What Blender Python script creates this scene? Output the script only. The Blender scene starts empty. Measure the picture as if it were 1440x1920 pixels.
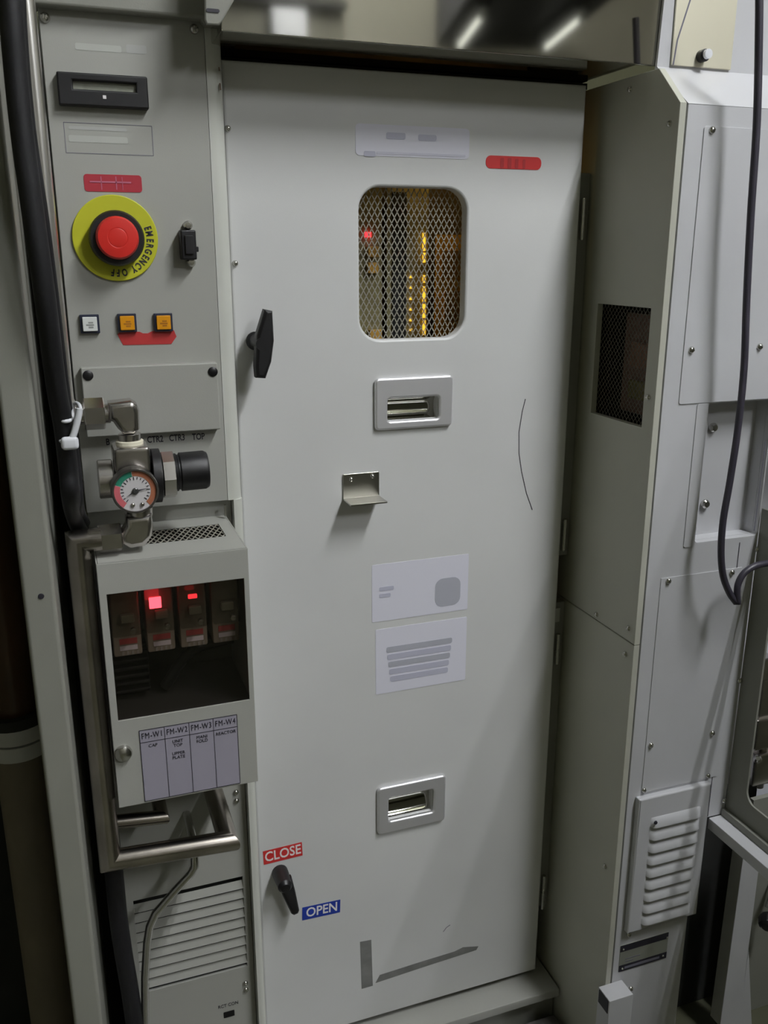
import bpy, bmesh, math, random
from mathutils import Vector, Matrix
random.seed(7)
S = bpy.context.scene
COL = S.collection
EYE = 1.55                                   # eye height of the photographer

# ------------------------------------------------------------------ camera
YAW, PITCH, FOC = math.radians(19.735), math.radians(-16.158), 1669.8
FW = Vector((math.sin(YAW)*math.cos(PITCH), math.cos(YAW)*math.cos(PITCH), math.sin(PITCH)))
RT = Vector((math.cos(YAW), -math.sin(YAW), 0)); UP = RT.cross(FW)
cam = bpy.data.objects.new('camera', bpy.data.cameras.new('camera')); COL.objects.link(cam)
cam.matrix_world = Matrix(((RT.x, UP.x, -FW.x, 0), (RT.y, UP.y, -FW.y, 0), (RT.z, UP.z, -FW.z, EYE), (0, 0, 0, 1)))
cam.data.sensor_fit = 'VERTICAL'; cam.data.sensor_height = 36; cam.data.lens = FOC/1920*36
cam.data.clip_start = 0.01; cam.data.clip_end = 50
S.camera = cam
# ------------------------------------------------------------------ world, exposure
W = bpy.data.worlds.new('world'); S.world = W; W.use_nodes = True
W.node_tree.nodes['Background'].inputs[0].default_value = (.75, .8, .85, 1)
W.node_tree.nodes['Background'].inputs[1].default_value = .06
S.view_settings.view_transform = 'Standard'; S.view_settings.look = 'None'
S.view_settings.gamma = 1; S.view_settings.use_curve_mapping = False
S.view_settings.exposure = 0.0
TUBE_POWER, TUBE_MID, TUBE_FAR = 318, 232, 1.7             # radiance of the fluorescent tubes

# ------------------------------------------------------------------ helpers
def ray(px, py): return RT*((px-720)/FOC) - UP*((py-960)/FOC) + FW
def _pl(px, py, i, v):
    d = ray(px, py); p = d*((v-(EYE if i == 2 else 0))/d[i]); p.z += EYE; return p
def at_x(px, py, x): return _pl(px, py, 0, x)
def at_y(px, py, y): return _pl(px, py, 1, y)
def at_z(px, py, z): return _pl(px, py, 2, z)
def xz(px, py, y): p = at_y(px, py, y); return (p.x, p.z)
def rect(x0, y0, x1, y1, Y):                 # pixel diagonal -> (xmin,zmin,xmax,zmax) on the plane y=Y
    a, b = at_y(x0, y0, Y), at_y(x1, y1, Y); return (a.x, b.z, b.x, a.z)
def rpts(r, c=0, n=5):                       # rectangle outline, optional rounded corners
    x0, z0, x1, z1 = r
    if c <= 0: return [(x0, z0), (x1, z0), (x1, z1), (x0, z1)]
    out = []
    for cx, cz, a in ((x1-c, z0+c, -90), (x1-c, z1-c, 0), (x0+c, z1-c, 90), (x0+c, z0+c, 180)):
        for k in range(n+1):
            t = math.radians(a+90*k/n); out.append((cx+c*math.cos(t), cz+c*math.sin(t)))
    return out
def circ(cx, cz, r, n=32): return [(cx+r*math.cos(2*math.pi*k/n), cz+r*math.sin(2*math.pi*k/n)) for k in range(n)]
def front(y): return Matrix(((1, 0, 0, 0), (0, 0, -1, y), (0, 1, 0, 0), (0, 0, 0, 1)))      # local xy -> world xz, +z towards the viewer
def left(x): return Matrix(((0, 0, -1, x), (-1, 0, 0, 0), (0, 1, 0, 0), (0, 0, 0, 1)))      # faces -x, local x = -world y
def top(z): return Matrix.Translation((0, 0, z))

def srgb(r, g, b):
    f = lambda c: c/12.92 if c <= .04045 else ((c+.055)/1.055)**2.4
    return (f(r/255), f(g/255), f(b/255), 1)
MATS = {}
def mat(name, col, rough=.5, metal=0, emit=None, es=0, bump=0, bscale=300, var=0, vscale=6, aniso=0, coat=0):
    if name in MATS: return MATS[name]
    m = bpy.data.materials.new(name); m.use_nodes = True; nt = m.node_tree; b = nt.nodes['Principled BSDF']
    b.inputs['Base Color'].default_value = col; b.inputs['Roughness'].default_value = rough; b.inputs['Metallic'].default_value = metal
    if coat: b.inputs['Coat Weight'].default_value = coat
    if emit: b.inputs['Emission Color'].default_value = emit; b.inputs['Emission Strength'].default_value = es
    if var or bump: tc = nt.nodes.new('ShaderNodeTexCoord')
    if var:
        n = nt.nodes.new('ShaderNodeTexNoise'); n.inputs['Scale'].default_value = vscale; n.inputs['Detail'].default_value = 5
        nt.links.new(tc.outputs['Object'], n.inputs['Vector'])
        r = nt.nodes.new('ShaderNodeValToRGB'); r.color_ramp.elements[0].position = .3; r.color_ramp.elements[1].position = .7
        r.color_ramp.elements[0].color = tuple(c*(1-var) for c in col[:3])+(1,); r.color_ramp.elements[1].color = tuple(min(1, c*(1+var*.6)) for c in col[:3])+(1,)
        nt.links.new(n.outputs['Fac'], r.inputs['Fac']); nt.links.new(r.outputs['Color'], b.inputs['Base Color'])
    if bump:
        n2 = nt.nodes.new('ShaderNodeTexNoise'); n2.inputs['Scale'].default_value = bscale; n2.inputs['Detail'].default_value = 2
        nt.links.new(tc.outputs['Object'], n2.inputs['Vector'])
        if aniso:
            mp = nt.nodes.new('ShaderNodeMapping'); mp.inputs['Scale'].default_value = aniso
            nt.links.new(tc.outputs['Object'], mp.inputs['Vector']); nt.links.new(mp.outputs['Vector'], n2.inputs['Vector'])
        bp = nt.nodes.new('ShaderNodeBump'); bp.inputs['Strength'].default_value = bump; bp.inputs['Distance'].default_value = .001
        nt.links.new(n2.outputs['Fac'], bp.inputs['Height']); nt.links.new(bp.outputs['Normal'], b.inputs['Normal'])
    MATS[name] = m; return m

CREAM = mat('ivory_paint', srgb(215, 215, 215), .42, bump=.12, bscale=900, var=.05, vscale=4)
SIDE = mat('shaded_ivory_paint', srgb(190, 190, 178), .45, bump=.12, bscale=900, var=.05, vscale=4)  # ivory darkened and yellowed for the sheets turned away from the lamps
POSTP = mat('cream_post_paint', srgb(206, 207, 200), .42, bump=.12, bscale=900, var=.04, vscale=4)
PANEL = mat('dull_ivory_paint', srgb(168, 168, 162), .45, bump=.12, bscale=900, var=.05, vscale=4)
CREAM2 = mat('white_paint', srgb(200, 200, 204), .38, bump=.08, bscale=900, var=.05, vscale=7)
GREYP = mat('grey_paint', srgb(140, 140, 132), .5, bump=.1, bscale=800, var=.06)
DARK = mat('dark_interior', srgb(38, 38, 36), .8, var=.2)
BLACK = mat('black_plastic', srgb(15, 14, 17), .45)
RUBBER = mat('black_rubber', srgb(11, 10, 15), .62)
CABLE = mat('grey_cable_sheath', srgb(58, 55, 66), .45)
STEEL = mat('stainless_steel', (.62, .61, .58, 1), .22, 1, bump=.1, bscale=120)
POLISH = mat('polished_stainless', (.58, .57, .53, 1), .05, 1, bump=.03, bscale=5)
BRUSH = mat('brushed_stainless', (.86, .85, .88, 1), .42, .7, bump=.12, bscale=60, aniso=(1, 1, 40))
SATIN = mat('satin_bracket_steel', (.5, .49, .45, 1), .28, 1)
PIPE = mat('heat_tinted_pipe', (.46, .42, .38, 1), .24, 1, var=.3, vscale=14)
NICKEL = mat('nickel_plated_brass', (.62, .59, .57, 1), .24, 1, var=.15, vscale=30)
GALV = mat('light_mesh_steel', srgb(175, 172, 160), .4, .3)
MESHD = mat('grey_mesh_steel', srgb(104, 101, 88), .5, .3)
YEL = mat('yellow_legend', srgb(196, 196, 40), .5)
RED = mat('red_plastic', srgb(214, 44, 36), .4)
ORANGE = mat('amber_cap', srgb(226, 152, 20), .35)
WHITE = mat('white_plastic', srgb(226, 228, 226), .4)
NYLON = mat('white_nylon', srgb(225, 226, 232), .4)
TAPE = mat('ptfe_tape', srgb(225, 220, 200), .6)
SIGNR = mat('red_sticker', srgb(206, 52, 52), .45)
SIGNB = mat('blue_sticker', srgb(30, 58, 160), .45)
PAPERW = mat('lilac_white_label', srgb(226, 225, 238), .5)
PAPERG = mat('grey_label', srgb(160, 156, 170), .5)
INK = mat('black_ink', srgb(40, 38, 48), .6)
INKL = mat('faded_ink', srgb(112, 110, 124), .6)
WINK = mat('white_ink', srgb(236, 232, 232), .5)
RESID = mat('grey_tape_residue', srgb(126, 126, 124), .7, var=.25, vscale=30)
BROWN = mat('brown_tube', srgb(74, 46, 26), .3, var=.3, vscale=8, coat=.3)
GREYB = mat('dusty_grey_pipe', srgb(120, 110, 98), .6, var=.15)
BOARD = mat('brown_circuit_board', srgb(160, 122, 66), .5, var=.25, vscale=40)
BOARDG = mat('olive_circuit_board', srgb(150, 142, 100), .5, var=.25, vscale=40)
COPPER = mat('amber_cover', srgb(222, 172, 78), .4)
LEDA = mat('amber_led', srgb(255, 190, 30), .4, emit=(1, .55, .04, 1), es=1.3)
LEDR = mat('red_led', srgb(255, 60, 60), .4, emit=(1, .04, .06, 1), es=9)
LEDR2 = mat('red_led_dim', srgb(255, 40, 40), .4, emit=(1, .03, .04, 1), es=2.5)
CONC = mat('grey_floor', srgb(82, 82, 64), .5, var=.1)
CEIL = mat('ceiling_paint', srgb(112, 113, 92), .7)
WALLB = mat('pale_wall_paint', srgb(132, 129, 116), .6, var=.05)
WALLM = mat('wall_paint', srgb(118, 118, 92), .6, var=.05)
TUBEM = mat('fluorescent_tube', (1, 1, 1, 1), .4, emit=(.96, .985, 1, 1), es=TUBE_POWER)
TUBEB = mat('older_fluorescent_tube', (1, 1, 1, 1), .4, emit=(.96, .985, 1, 1), es=TUBE_MID)
TUBEF = mat('aged_fluorescent_tube', (1, 1, 1, 1), .4, emit=(.97, 1, .93, 1), es=TUBE_FAR)

def smoke(name, tint, refl):
    m = bpy.data.materials.new(name); m.use_nodes = True; nt = m.node_tree; nt.nodes.remove(nt.nodes['Principled BSDF'])
    t = nt.nodes.new('ShaderNodeBsdfTransparent'); t.inputs[0].default_value = tint
    g = nt.nodes.new('ShaderNodeBsdfGlossy'); g.inputs['Roughness'].default_value = .05
    mx = nt.nodes.new('ShaderNodeMixShader'); mx.inputs[0].default_value = refl
    nt.links.new(t.outputs[0], mx.inputs[1]); nt.links.new(g.outputs[0], mx.inputs[2]); nt.links.new(mx.outputs[0], nt.nodes['Material Output'].inputs[0])
    return m
SMOKE = smoke('smoked_acrylic', (.80, .77, .75, 1), .035)
CLEAR = smoke('clear_acrylic', (.8, .8, .78, 1), .07)

def weighted(me, ang):
    """area weighted corner normals, so that flat faces next to small bevels stay flat"""
    ca = math.cos(math.radians(ang)); P = [(p.normal.copy(), p.area) for p in me.polygons]; at = [[] for _ in me.vertices]
    for p in me.polygons:
        for v in p.vertices: at[v].append(p.index)
    out = []
    for p in me.polygons:
        n0 = P[p.index][0]
        for v in p.vertices:
            n = Vector((0, 0, 0))
            for f in at[v]:
                if P[f][0].dot(n0) > ca: n += P[f][0]*P[f][1]
            out.append(n.normalized() if n.length > 1e-12 else n0)
    me.normals_split_custom_set(out)
def finish(me, name, m, parent=None, smooth=35):
    if smooth:
        me.polygons.foreach_set('use_smooth', [True]*len(me.polygons)); weighted(me, smooth)
    me.materials.clear(); me.materials.append(m)
    o = bpy.data.objects.new(name, me); COL.objects.link(o)
    if parent: attach(o, parent)
    return o
def attach(o, p):
    o.parent = p
    o.matrix_parent_inverse = Matrix.Translation(-Vector(p.location)) if p.type == 'EMPTY' else p.matrix_basis.inverted()
def obj(name, bm, m, parent=None, smooth=35):
    bmesh.ops.recalc_face_normals(bm, faces=bm.faces)
    me = bpy.data.meshes.new(name); bm.to_mesh(me); bm.free()
    return finish(me, name, m, parent, smooth)
def thing(name, label, cat, loc, group=None):
    o = bpy.data.objects.new(name, None); COL.objects.link(o); o.location = loc; o.empty_display_size = .02
    return tag(o, label, cat, group)
def tag(o, label=None, cat=None, group=None, kind=None):
    if label: o['label'] = label
    if cat: o['category'] = cat
    if group: o['group'] = group
    if kind: o['kind'] = kind
    return o

def plate(name, pts, t, M, m, parent=None, holes=(), bev=0.0, res=2, smooth=40):
    """flat sheet of outline pts (local xy), front face at local z=0, thickness t behind it"""
    cu = bpy.data.curves.new(name, 'CURVE'); cu.dimensions = '2D'; cu.fill_mode = 'BOTH'
    for loop in [pts]+list(holes):
        sp = cu.splines.new('POLY'); sp.points.add(len(loop)-1); sp.use_cyclic_u = True
        for q, p in zip(sp.points, loop): q.co = (p[0], p[1], 0, 1)
    bev = min(bev, t*.49)
    cu.extrude = t/2-bev; cu.bevel_depth = bev; cu.bevel_resolution = res; cu.offset = -bev
    tmp = bpy.data.objects.new('tmp', cu); COL.objects.link(tmp)
    me = bpy.data.meshes.new_from_object(tmp)
    bpy.data.objects.remove(tmp); bpy.data.curves.remove(cu)
    me.transform(M @ Matrix.Translation((0, 0, -t/2))); me.name = name
    return finish(me, name, m, parent, smooth)
def text(s, size, M, m, parent, name='lettering', align='CENTER', bold=0.0, sx=1.0, space=1.0):
    cu = bpy.data.curves.new(name, 'FONT'); cu.body = s; cu.size = size; cu.align_x = align; cu.align_y = 'CENTER'
    cu.extrude = .00015; cu.offset = bold; cu.resolution_u = 3; cu.space_character = space; cu.space_line = .8
    tmp = bpy.data.objects.new('tmp', cu); COL.objects.link(tmp); me = bpy.data.meshes.new_from_object(tmp)
    bpy.data.objects.remove(tmp); bpy.data.curves.remove(cu)
    me.transform(M @ Matrix.Diagonal((sx, 1, 1, 1))); me.name = name
    return finish(me, name, m, parent, 0)
def box(bm, a, b, bev=0, seg=2):
    a, b = Vector(a), Vector(b); c = (a+b)/2; s = b-a
    r = bmesh.ops.create_cube(bm, size=1, matrix=Matrix.Translation(c) @ Matrix.Diagonal((s.x, s.y, s.z, 1)))
    if bev:
        vs = set(r['verts']); bmesh.ops.bevel(bm, geom=[e for e in bm.edges if e.verts[0] in vs], offset=bev, segments=seg, affect='EDGES', profile=.5)
def bx(name, a, b, m, parent=None, bev=0, seg=2):
    bm = bmesh.new(); box(bm, a, b, bev, seg); return obj(name, bm, m, parent)
def axes(d):
    d = Vector(d).normalized(); u = d.orthogonal().normalized() if abs(d.z) < .99 else Vector((1, 0, 0)); return u, d.cross(u)
def lathe(bm, prof, o, d, n=28, u=None):
    """profile [(radius, height)] turned about the axis o + h*d"""
    o, d = Vector(o), Vector(d).normalized(); a, b = axes(d)
    if u: a = Vector(u); b = d.cross(a)
    rings = []
    for r, h in prof:
        if r <= 1e-6: rings.append([bm.verts.new(o+d*h)])
        else: rings.append([bm.verts.new(o+d*h+(a*math.cos(2*math.pi*k/n)+b*math.sin(2*math.pi*k/n))*r) for k in range(n)])
    for p, q in zip(rings, rings[1:]):
        for k in range(n):
            k2 = (k+1) % n
            if len(p) == 1 and len(q) == 1: continue
            if len(p) == 1: bm.faces.new((p[0], q[k], q[k2]))
            elif len(q) == 1: bm.faces.new((p[k], p[k2], q[0]))
            else: bm.faces.new((p[k], p[k2], q[k2], q[k]))
    for ring, e in ((rings[0], 0), (rings[-1], 1)):
        if len(ring) > 1: bm.faces.new(ring)
def turned(name, prof, o, d, m, parent=None, n=28, u=None, smooth=35):
    bm = bmesh.new(); lathe(bm, prof, o, d, n, u); return obj(name, bm, m, parent, smooth)
def catmull(P, k=8):
    P = [Vector(p) for p in P]; Q = [P[0]*2-P[1]]+P+[P[-1]*2-P[-2]]; out = []
    for i in range(1, len(Q)-2):
        for j in range(k):
            t = j/k; a, b, c, d = Q[i-1:i+3]
            out.append(.5*((2*b)+(c-a)*t+(2*a-5*b+4*c-d)*t*t+(3*b-a-3*c+d)*t**3))
    return out+[P[-1]]
def sweep(bm, P, r, n=14):
    """tube along the points P with mitred corners"""
    P = [Vector(p) for p in P]; rings = []; d0 = (P[1]-P[0]).normalized(); a, b = axes(d0)
    for i, p in enumerate(P):
        din = (p-P[i-1]).normalized() if i else (P[1]-P[0]).normalized()
        dout = (P[i+1]-p).normalized() if i < len(P)-1 else din
        if i:
            q = dprev.rotation_difference(din); a = q @ a; b = q @ b
        dprev = din; t = (din+dout).normalized(); c = max(.25, t.dot(din)); ring = []
        for k in range(n):
            v = (a*math.cos(2*math.pi*k/n)+b*math.sin(2*math.pi*k/n))*r
            ring.append(bm.verts.new(p+v-din*(v.dot(t)/c)))
        rings.append(ring)
    for p, q in zip(rings, rings[1:]):
        for k in range(n): bm.faces.new((p[k], p[(k+1) % n], q[(k+1) % n], q[k]))
    bm.faces.new(rings[0]); bm.faces.new(rings[-1])
def tube(name, P, r, m, parent=None, n=14, smooth=40):
    bm = bmesh.new(); sweep(bm, P, r, n); return obj(name, bm, m, parent, smooth)
def ribbon(name, P, w, M, m, parent=None, lift=.0004):
    """thin flat line on a plate (local xy points) of width w"""
    bm = bmesh.new(); L = []
    for i, p in enumerate(P):
        a = Vector(P[max(0, i-1)]); b = Vector(P[min(len(P)-1, i+1)]); d = (b-a).normalized(); nrm = Vector((-d.y, d.x))*w/2
        L.append([bm.verts.new(M @ Vector((p[0]+s*nrm.x, p[1]+s*nrm.y, lift))) for s in (-1, 1)])
    for p, q in zip(L, L[1:]): bm.faces.new((p[0], p[1], q[1], q[0]))
    r = bmesh.ops.extrude_face_region(bm, geom=list(bm.faces)); nz = (M.to_3x3() @ Vector((0, 0, 1)))
    bmesh.ops.translate(bm, verts=[v for v in r['geom'] if isinstance(v, bmesh.types.BMVert)], vec=nz*-.0006)
    return obj(name, bm, m, parent, 0)
# ---- screws: one pan-head mesh with a cross slot, shared by all
def screw_mesh():
    bm = bmesh.new(); lathe(bm, [(.0, .0046), (.0018, .0044), (.0034, .0036), (.0046, .002), (.005, .0004), (.005, 0)], (0, 0, 0), (0, 0, 1), 16)
    for s in ((.0026, .0005), (.0005, .0026)): box(bm, (-s[0], -s[1], .0042), (s[0], s[1], .0049))
    bmesh.ops.recalc_face_normals(bm, faces=bm.faces); me = bpy.data.meshes.new('screw'); bm.to_mesh(me); bm.free()
    me.polygons.foreach_set('use_smooth', [True]*len(me.polygons)); me.set_sharp_from_angle(angle=.7); me.materials.append(STEEL); return me
SCREW = screw_mesh()
def screw(p, parent, d=(0, -1, 0), s=1.0, name='screw'):
    o = bpy.data.objects.new(name, SCREW); COL.objects.link(o); o.location = p
    o.rotation_euler = Vector((0, 0, 1)).rotation_difference(Vector(d)).to_euler(); o.scale = (s, s, s); o.rotation_euler.rotate_axis('Z', random.random()*3)
    if parent: attach(o, parent)
    return o
def screws_y(L, y, parent, s=1.0):
    for px, py in L: screw(at_y(px, py, y), parent, s=s)
def lattice(name, r, pu, pv, w, t, M, m, parent):
    """expanded metal: two families of diagonal strands clipped to the rectangle r, diamond pitch pu x pv"""
    x0, z0, x1, z1 = r; bm = bmesh.new(); k = pv/pu; hw = w/2*math.sqrt(1+k*k)
    for s in (1, -1):
        n = int(((z1-z0)+(x1-x0)*k)/pv)+2
        for i in range(-1, n+1):
            c = (z0+i*pv) if s < 0 else (z0-(x1-x0)*k+i*pv)      # v = c + s*k*(u-x0)
            lo, hi = (z0-c)/(s*k), (z1-c)/(s*k)
            if lo > hi: lo, hi = hi, lo
            lo, hi = max(0, lo), min(x1-x0, hi)
            if hi-lo < 1e-5: continue
            vs = []
            for z in (0, -t):
                vs.append([bm.verts.new(M @ Vector((x0+u, c+s*k*u+o, z))) for u, o in ((lo, -hw), (hi, -hw), (hi, hw), (lo, hw))])
            bm.faces.new(vs[0]); bm.faces.new(vs[1][::-1])
            for j in range(4): bm.faces.new((vs[0][j], vs[1][j], vs[1][(j+1) % 4], vs[0][(j+1) % 4]))
    return tag(obj(name, bm, m, parent, 0), kind='stuff')

# ------------------------------------------------------------------ room shell
YD, YL, YFM, YLP, YR, XR, YU = 1.30, 1.27, 1.12, 1.29, 1.112, .83, 1.167   # door, control panel, flow box, lower panel, right cabinet front, its side, its upper face
def struct(name, a, b, m): return tag(bx(name, a, b, m), kind='structure')
struct('floor', (-2.6, -3.6, -.05), (4.2, 2.2, 0), CONC)
struct('ceiling', (-2.6, -3.6, 3.75), (4.2, 2.2, 3.8), CEIL)
struct('wall_front', (-2.6, 2.2, 0), (4.2, 2.25, 3.75), WALLM)
struct('wall_back', (-2.6, -3.65, 0), (4.2, -3.6, 3.75), WALLB)
struct('wall_left', (-2.65, -3.6, 0), (-2.6, 2.2, 3.75), WALLM)
struct('wall_right', (4.2, -3.6, 0), (4.25, 2.2, 3.75), WALLB)
def fixture(x, y, zc, label, dx, L, tm):
    f = thing('ceiling_lamp', label, 'lamp', (x, y, zc), 'fluorescent ceiling lamps'); hw = max(dx)+.06
    for h_ in ((-hw, hw),) if hw < .2 else [(d_-.04, d_+.04) for d_ in dx]: bx('housing', (x+h_[0], y-L/2-.05, zc-.05), (x+h_[1], y+L/2+.05, zc), CREAM2 if hw < .2 else DARK, f, .006)
    for d_ in dx:
        turned('tube', [(.0145, 0), (.0145, L)], (x+d_, y-L/2, zc-.085), (0, 1, 0), tm, f, 12)
        for yy, d in ((y-L/2, -1), (y+L/2, 1)): bx('lamp_holder', (x+d_-.014, yy+min(0, d*.02), zc-.105), (x+d_+.014, yy+max(0, d*.02), zc-.05), WHITE, f)
    return f
fixture(1.42, -.35, 3.75, 'twin tube fluorescent ceiling lamp above the aisle in front of the cabinet door', (-.07, .07), 1.15, TUBEM)
fixture(1.80, -2.45, 3.75, 'twin tube fluorescent ceiling lamp above the aisle behind the photographer', (-.07, .07), 1.15, TUBEB)
dct = thing('ceiling_duct', 'dark flat duct hanging behind the photographer', 'duct', (2.62, -2.4, 2.8))
bx('duct_body', (2.17, -3.3, 2.802), (2.92, -1.3, 3.1), mat('dark_duct', srgb(52, 52, 54), .6), dct)
for xx in (2.3, 2.8): bx('hanger', (xx-.02, -2.3, 3.1), (xx+.02, -2.26, 3.75), GREYP, dct)
lw = fixture(2.53, -2.49, 2.80, 'low hung fluorescent lamp under the dark duct behind the photographer', (-.26, .26), .68, TUBEF)
dct.rotation_euler.z = lw.rotation_euler.z = math.radians(15)
mch = thing('light_blocker', 'unseen tall grey machine shape added on the right to shade the lower door', 'machine', (1.5, -.45, 0))  # unseen block added to shade the lower right of the door
bx('blocker_body', (1.12, -1.2, .08), (1.9, .28, 1.85), GREYP, mch, .01)
for yy in (-1.1, .15): bx('foot', (1.2, yy, 0), (1.26, yy+.06, .08), BLACK, mch)

# ------------------------------------------------------------------ main cabinet with the big door
mc = thing('equipment_cabinet', 'tall ivory equipment cabinet with a big door and a mesh window', 'cabinet', (.52, 1.5, 0))
x0, x1 = .2365, .797; zb, zt = EYE-1.4095, EYE+.2485
win = rect(673, 349, 870, 632, YD); WIN = rpts(win, .033, 8)
def pull_rect(a, b, c, d): return rect(a, b, c, d, YD)
P1 = pull_rect(701, 709, 845, 797); P2 = pull_rect(706, 1476, 832, 1534)
SL1, SL2 = rect(727, 748, 823, 784, YD-.006), rect(729, 1497, 813, 1522, YD-.006)
door = plate('door', rpts((x0, zb, x1, zt)), .022, front(YD), CREAM, mc, [WIN, rpts(SL1, .005), rpts(SL2, .005)], bev=.004)
tag(door, 'wide ivory sheet steel door')
# frame around and behind the door (jamb on the hinge side has gaps)
def zpy(px, py, y=YD): return at_y(px, py, y).z
jx0, jx1, jy = .790, .8285, 1.325
for za, zb_ in ((zpy(1060, 320), zpy(1060, 1050)), (zpy(1050, 1140), zpy(1020, 1715))):
    bx('jamb', (jx0, jy, zb_), (jx1, jy+.03, za), GREYP, mc, .001)
bx('jamb', (.236, 1.33, zb), (.262, 1.36, zt), GREYP, mc)
bx('cabinet_top', (.2, 1.34, zt+.001), (.822, 1.9, zt+.010), DARK, mc)
bx('cabinet_back', (.2, 1.88, .14), (.822, 1.9, zt+.001), DARK, mc)
bx('cabinet_side', (.236, 1.37, .14), (.246, 1.88, zt+.001), DARK, mc)
bx('cabinet_side', (.812, 1.37, .14), (.822, 1.88, zt+.001), DARK, mc)
bx('cabinet_floor', (.246, 1.37, .14), (.812, 1.88, .16), DARK, mc)
for px, pa, pb in ((1107, 372, 450), (1072, 972, 1030), (1057, 1187, 1242), (1026, 1640, 1700)):
    a = at_y(px, pa, 1.312); b = at_y(px, pb, 1.312)
    turned('hinge', [(.0, b.z), (.0042, b.z), (.0042, (a.z+b.z)/2-.0006), (.0036, (a.z+b.z)/2-.0006), (.0036, (a.z+b.z)/2+.0006), (.0042, (a.z+b.z)/2+.0006), (.0042, a.z), (0, a.z)], (.8105, 1.312, 0), (0, 0, 1), STEEL, mc, 12)
a, b = at_y(1056, 1140, 1.31), at_y(1056, 1166, 1.31); bx('latch_plate', (.797, 1.312, b.z), (.812, 1.318, a.z), SATIN, mc, .001)
# door window mesh
lattice('window_mesh', (win[0]-.006, win[1]-.006, win[2]+.006, win[3]+.006), .00905, .0163, .0013, .0012, front(YD+.0235), GALV, mc)
# T handle
p = at_y(492, 645, YD-.05)
th = turned('t_handle', [(.0135, 0), (.0135, .004), (.0105, .007), (.0095, .052), (0, .052)], (p.x, YD, p.z), (0, -1, 0), BLACK, mc, 20)
bm = bmesh.new(); q = [xz(500, 581, YD-.062), xz(515, 584, YD-.062), xz(518, 640, YD-.062), xz(513, 680, YD-.062), xz(502, 712, YD-.062), xz(484, 711, YD-.062), xz(482, 690, YD-.062), xz(485, 630, YD-.062)]
q = q[::-1]
plate('grip', q, .022, front(YD-.052), BLACK, th, bev=.005)
# flush pulls
def pull(P, SL, lab):
    x0, z0, x1, z1 = P
    f = plate('flush_pull', rpts(P, .007), .0075, front(YD-.0072), BRUSH, mc, [rpts(SL, .005)], bev=.0035, res=3); tag(f, lab)
    bm = bmesh.new(); a, zb0, b, zt0 = SL; d = .02; n = 10; prof = []
    for k in range(n+1):                    # curved trough behind the slot
        t = math.pi*k/n; prof.append(((zb0+zt0)/2-(zt0-zb0)/2*1.08*math.cos(t), YD-.001+d*math.sin(t)))
    L = [bm.verts.new((a-.001, y, z)) for z, y in prof]; R = [bm.verts.new((b+.001, y, z)) for z, y in prof]
    for k in range(n): bm.faces.new((L[k], L[k+1], R[k+1], R[k]))
    bm.faces.new(L); bm.faces.new(R)
    for f_ in [f_ for f_ in bm.faces if abs(f_.normal.x) < .5 and len(f_.verts) > 4]: pass
    obj('recess_cup', bm, POLISH, f)
pull(P1, SL1, 'upper stainless flush pull'); pull(P2, SL2, 'lower stainless flush pull')
# bracket
r = rect(642, 889, 710, 931, YD); br = plate('hook_bracket', rpts(r, .002), .003, front(YD-.003), SATIN, mc, bev=.0006); tag(br, 'small steel L bracket')
bx('lip', (r[0], YD-.042, r[1]), (r[2], YD-.003, r[1]+.003), SATIN, br, .0008)
for px, py in ((658, 899), (698, 893)): screw(at_y(px, py, YD-.003), br, s=.8)
# lever handle and stickers
p = at_y(532, 1655, YD-.03)
lv = turned('lever_handle', [(.014, 0), (.014, .012), (.0125, .03), (.0125, .04), (.008, .046), (0, .047)], (p.x, YD, p.z), (0, -1, 0), BLACK, mc, 24)
e = at_y(556, 1716, YD-.035); c = at_y(536, 1657, YD-.035)
dv = (Vector((e.x, e.z))-Vector((c.x, c.z))); Lh = dv.length; dv.normalize(); nv = Vector((-dv.y, dv.x))
C0 = Vector((c.x, c.z)); E0 = Vector((e.x, e.z))
q = [C0-nv*.013, C0+dv*Lh*.4-nv*.0115, E0-nv*.0075, E0+dv*.005-nv*.004, E0+dv*.005+nv*.004, E0+nv*.0075, C0+dv*Lh*.4+nv*.0115, C0+nv*.013]
plate('lever_arm', [tuple(v) for v in q], .016, front(YD-.03), BLACK, lv, bev=.005)
def sticker(name, r, m, lab, c=0, tilt=0, z=.0006, parent=mc, y=YD):
    cx, cz = (r[0]+r[2])/2, (r[1]+r[3])/2
    M = front(y-z) @ Matrix.Translation((cx, cz, 0)) @ Matrix.Rotation(math.radians(tilt), 4, 'Z')
    o = plate(name, rpts((r[0]-cx, r[1]-cz, r[2]-cx, r[3]-cz), c), .0005, M, m, parent, smooth=0); tag(o, lab)
    return o, M @ Matrix.Translation((0, 0, .0002)), r[2]-r[0], r[3]-r[1]
r = rect(493, 1592, 567, 1607, YD); cx = (r[0]+r[2])/2; ha = .0135
o, M, w, h = sticker('sticker', (r[0], at_y(530, 1600, YD).z-ha, r[2], at_y(530, 1600, YD).z+ha), SIGNR, 'red CLOSE sticker', tilt=1.5)
text('CLOSE', h*.98, M, WINK, o, bold=.0004, sx=.82)
r = rect(566, 1692, 638, 1712, YD); zc = at_y(602, 1706, YD).z
o, M, w, h = sticker('sticker', (r[0], zc-.0135, r[2], zc+.0135), SIGNB, 'blue OPEN sticker', tilt=-2)
text('OPEN', h*.98, M @ Matrix.Translation((.001, 0, 0)), WINK, o, bold=.0004, sx=.86)
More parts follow.
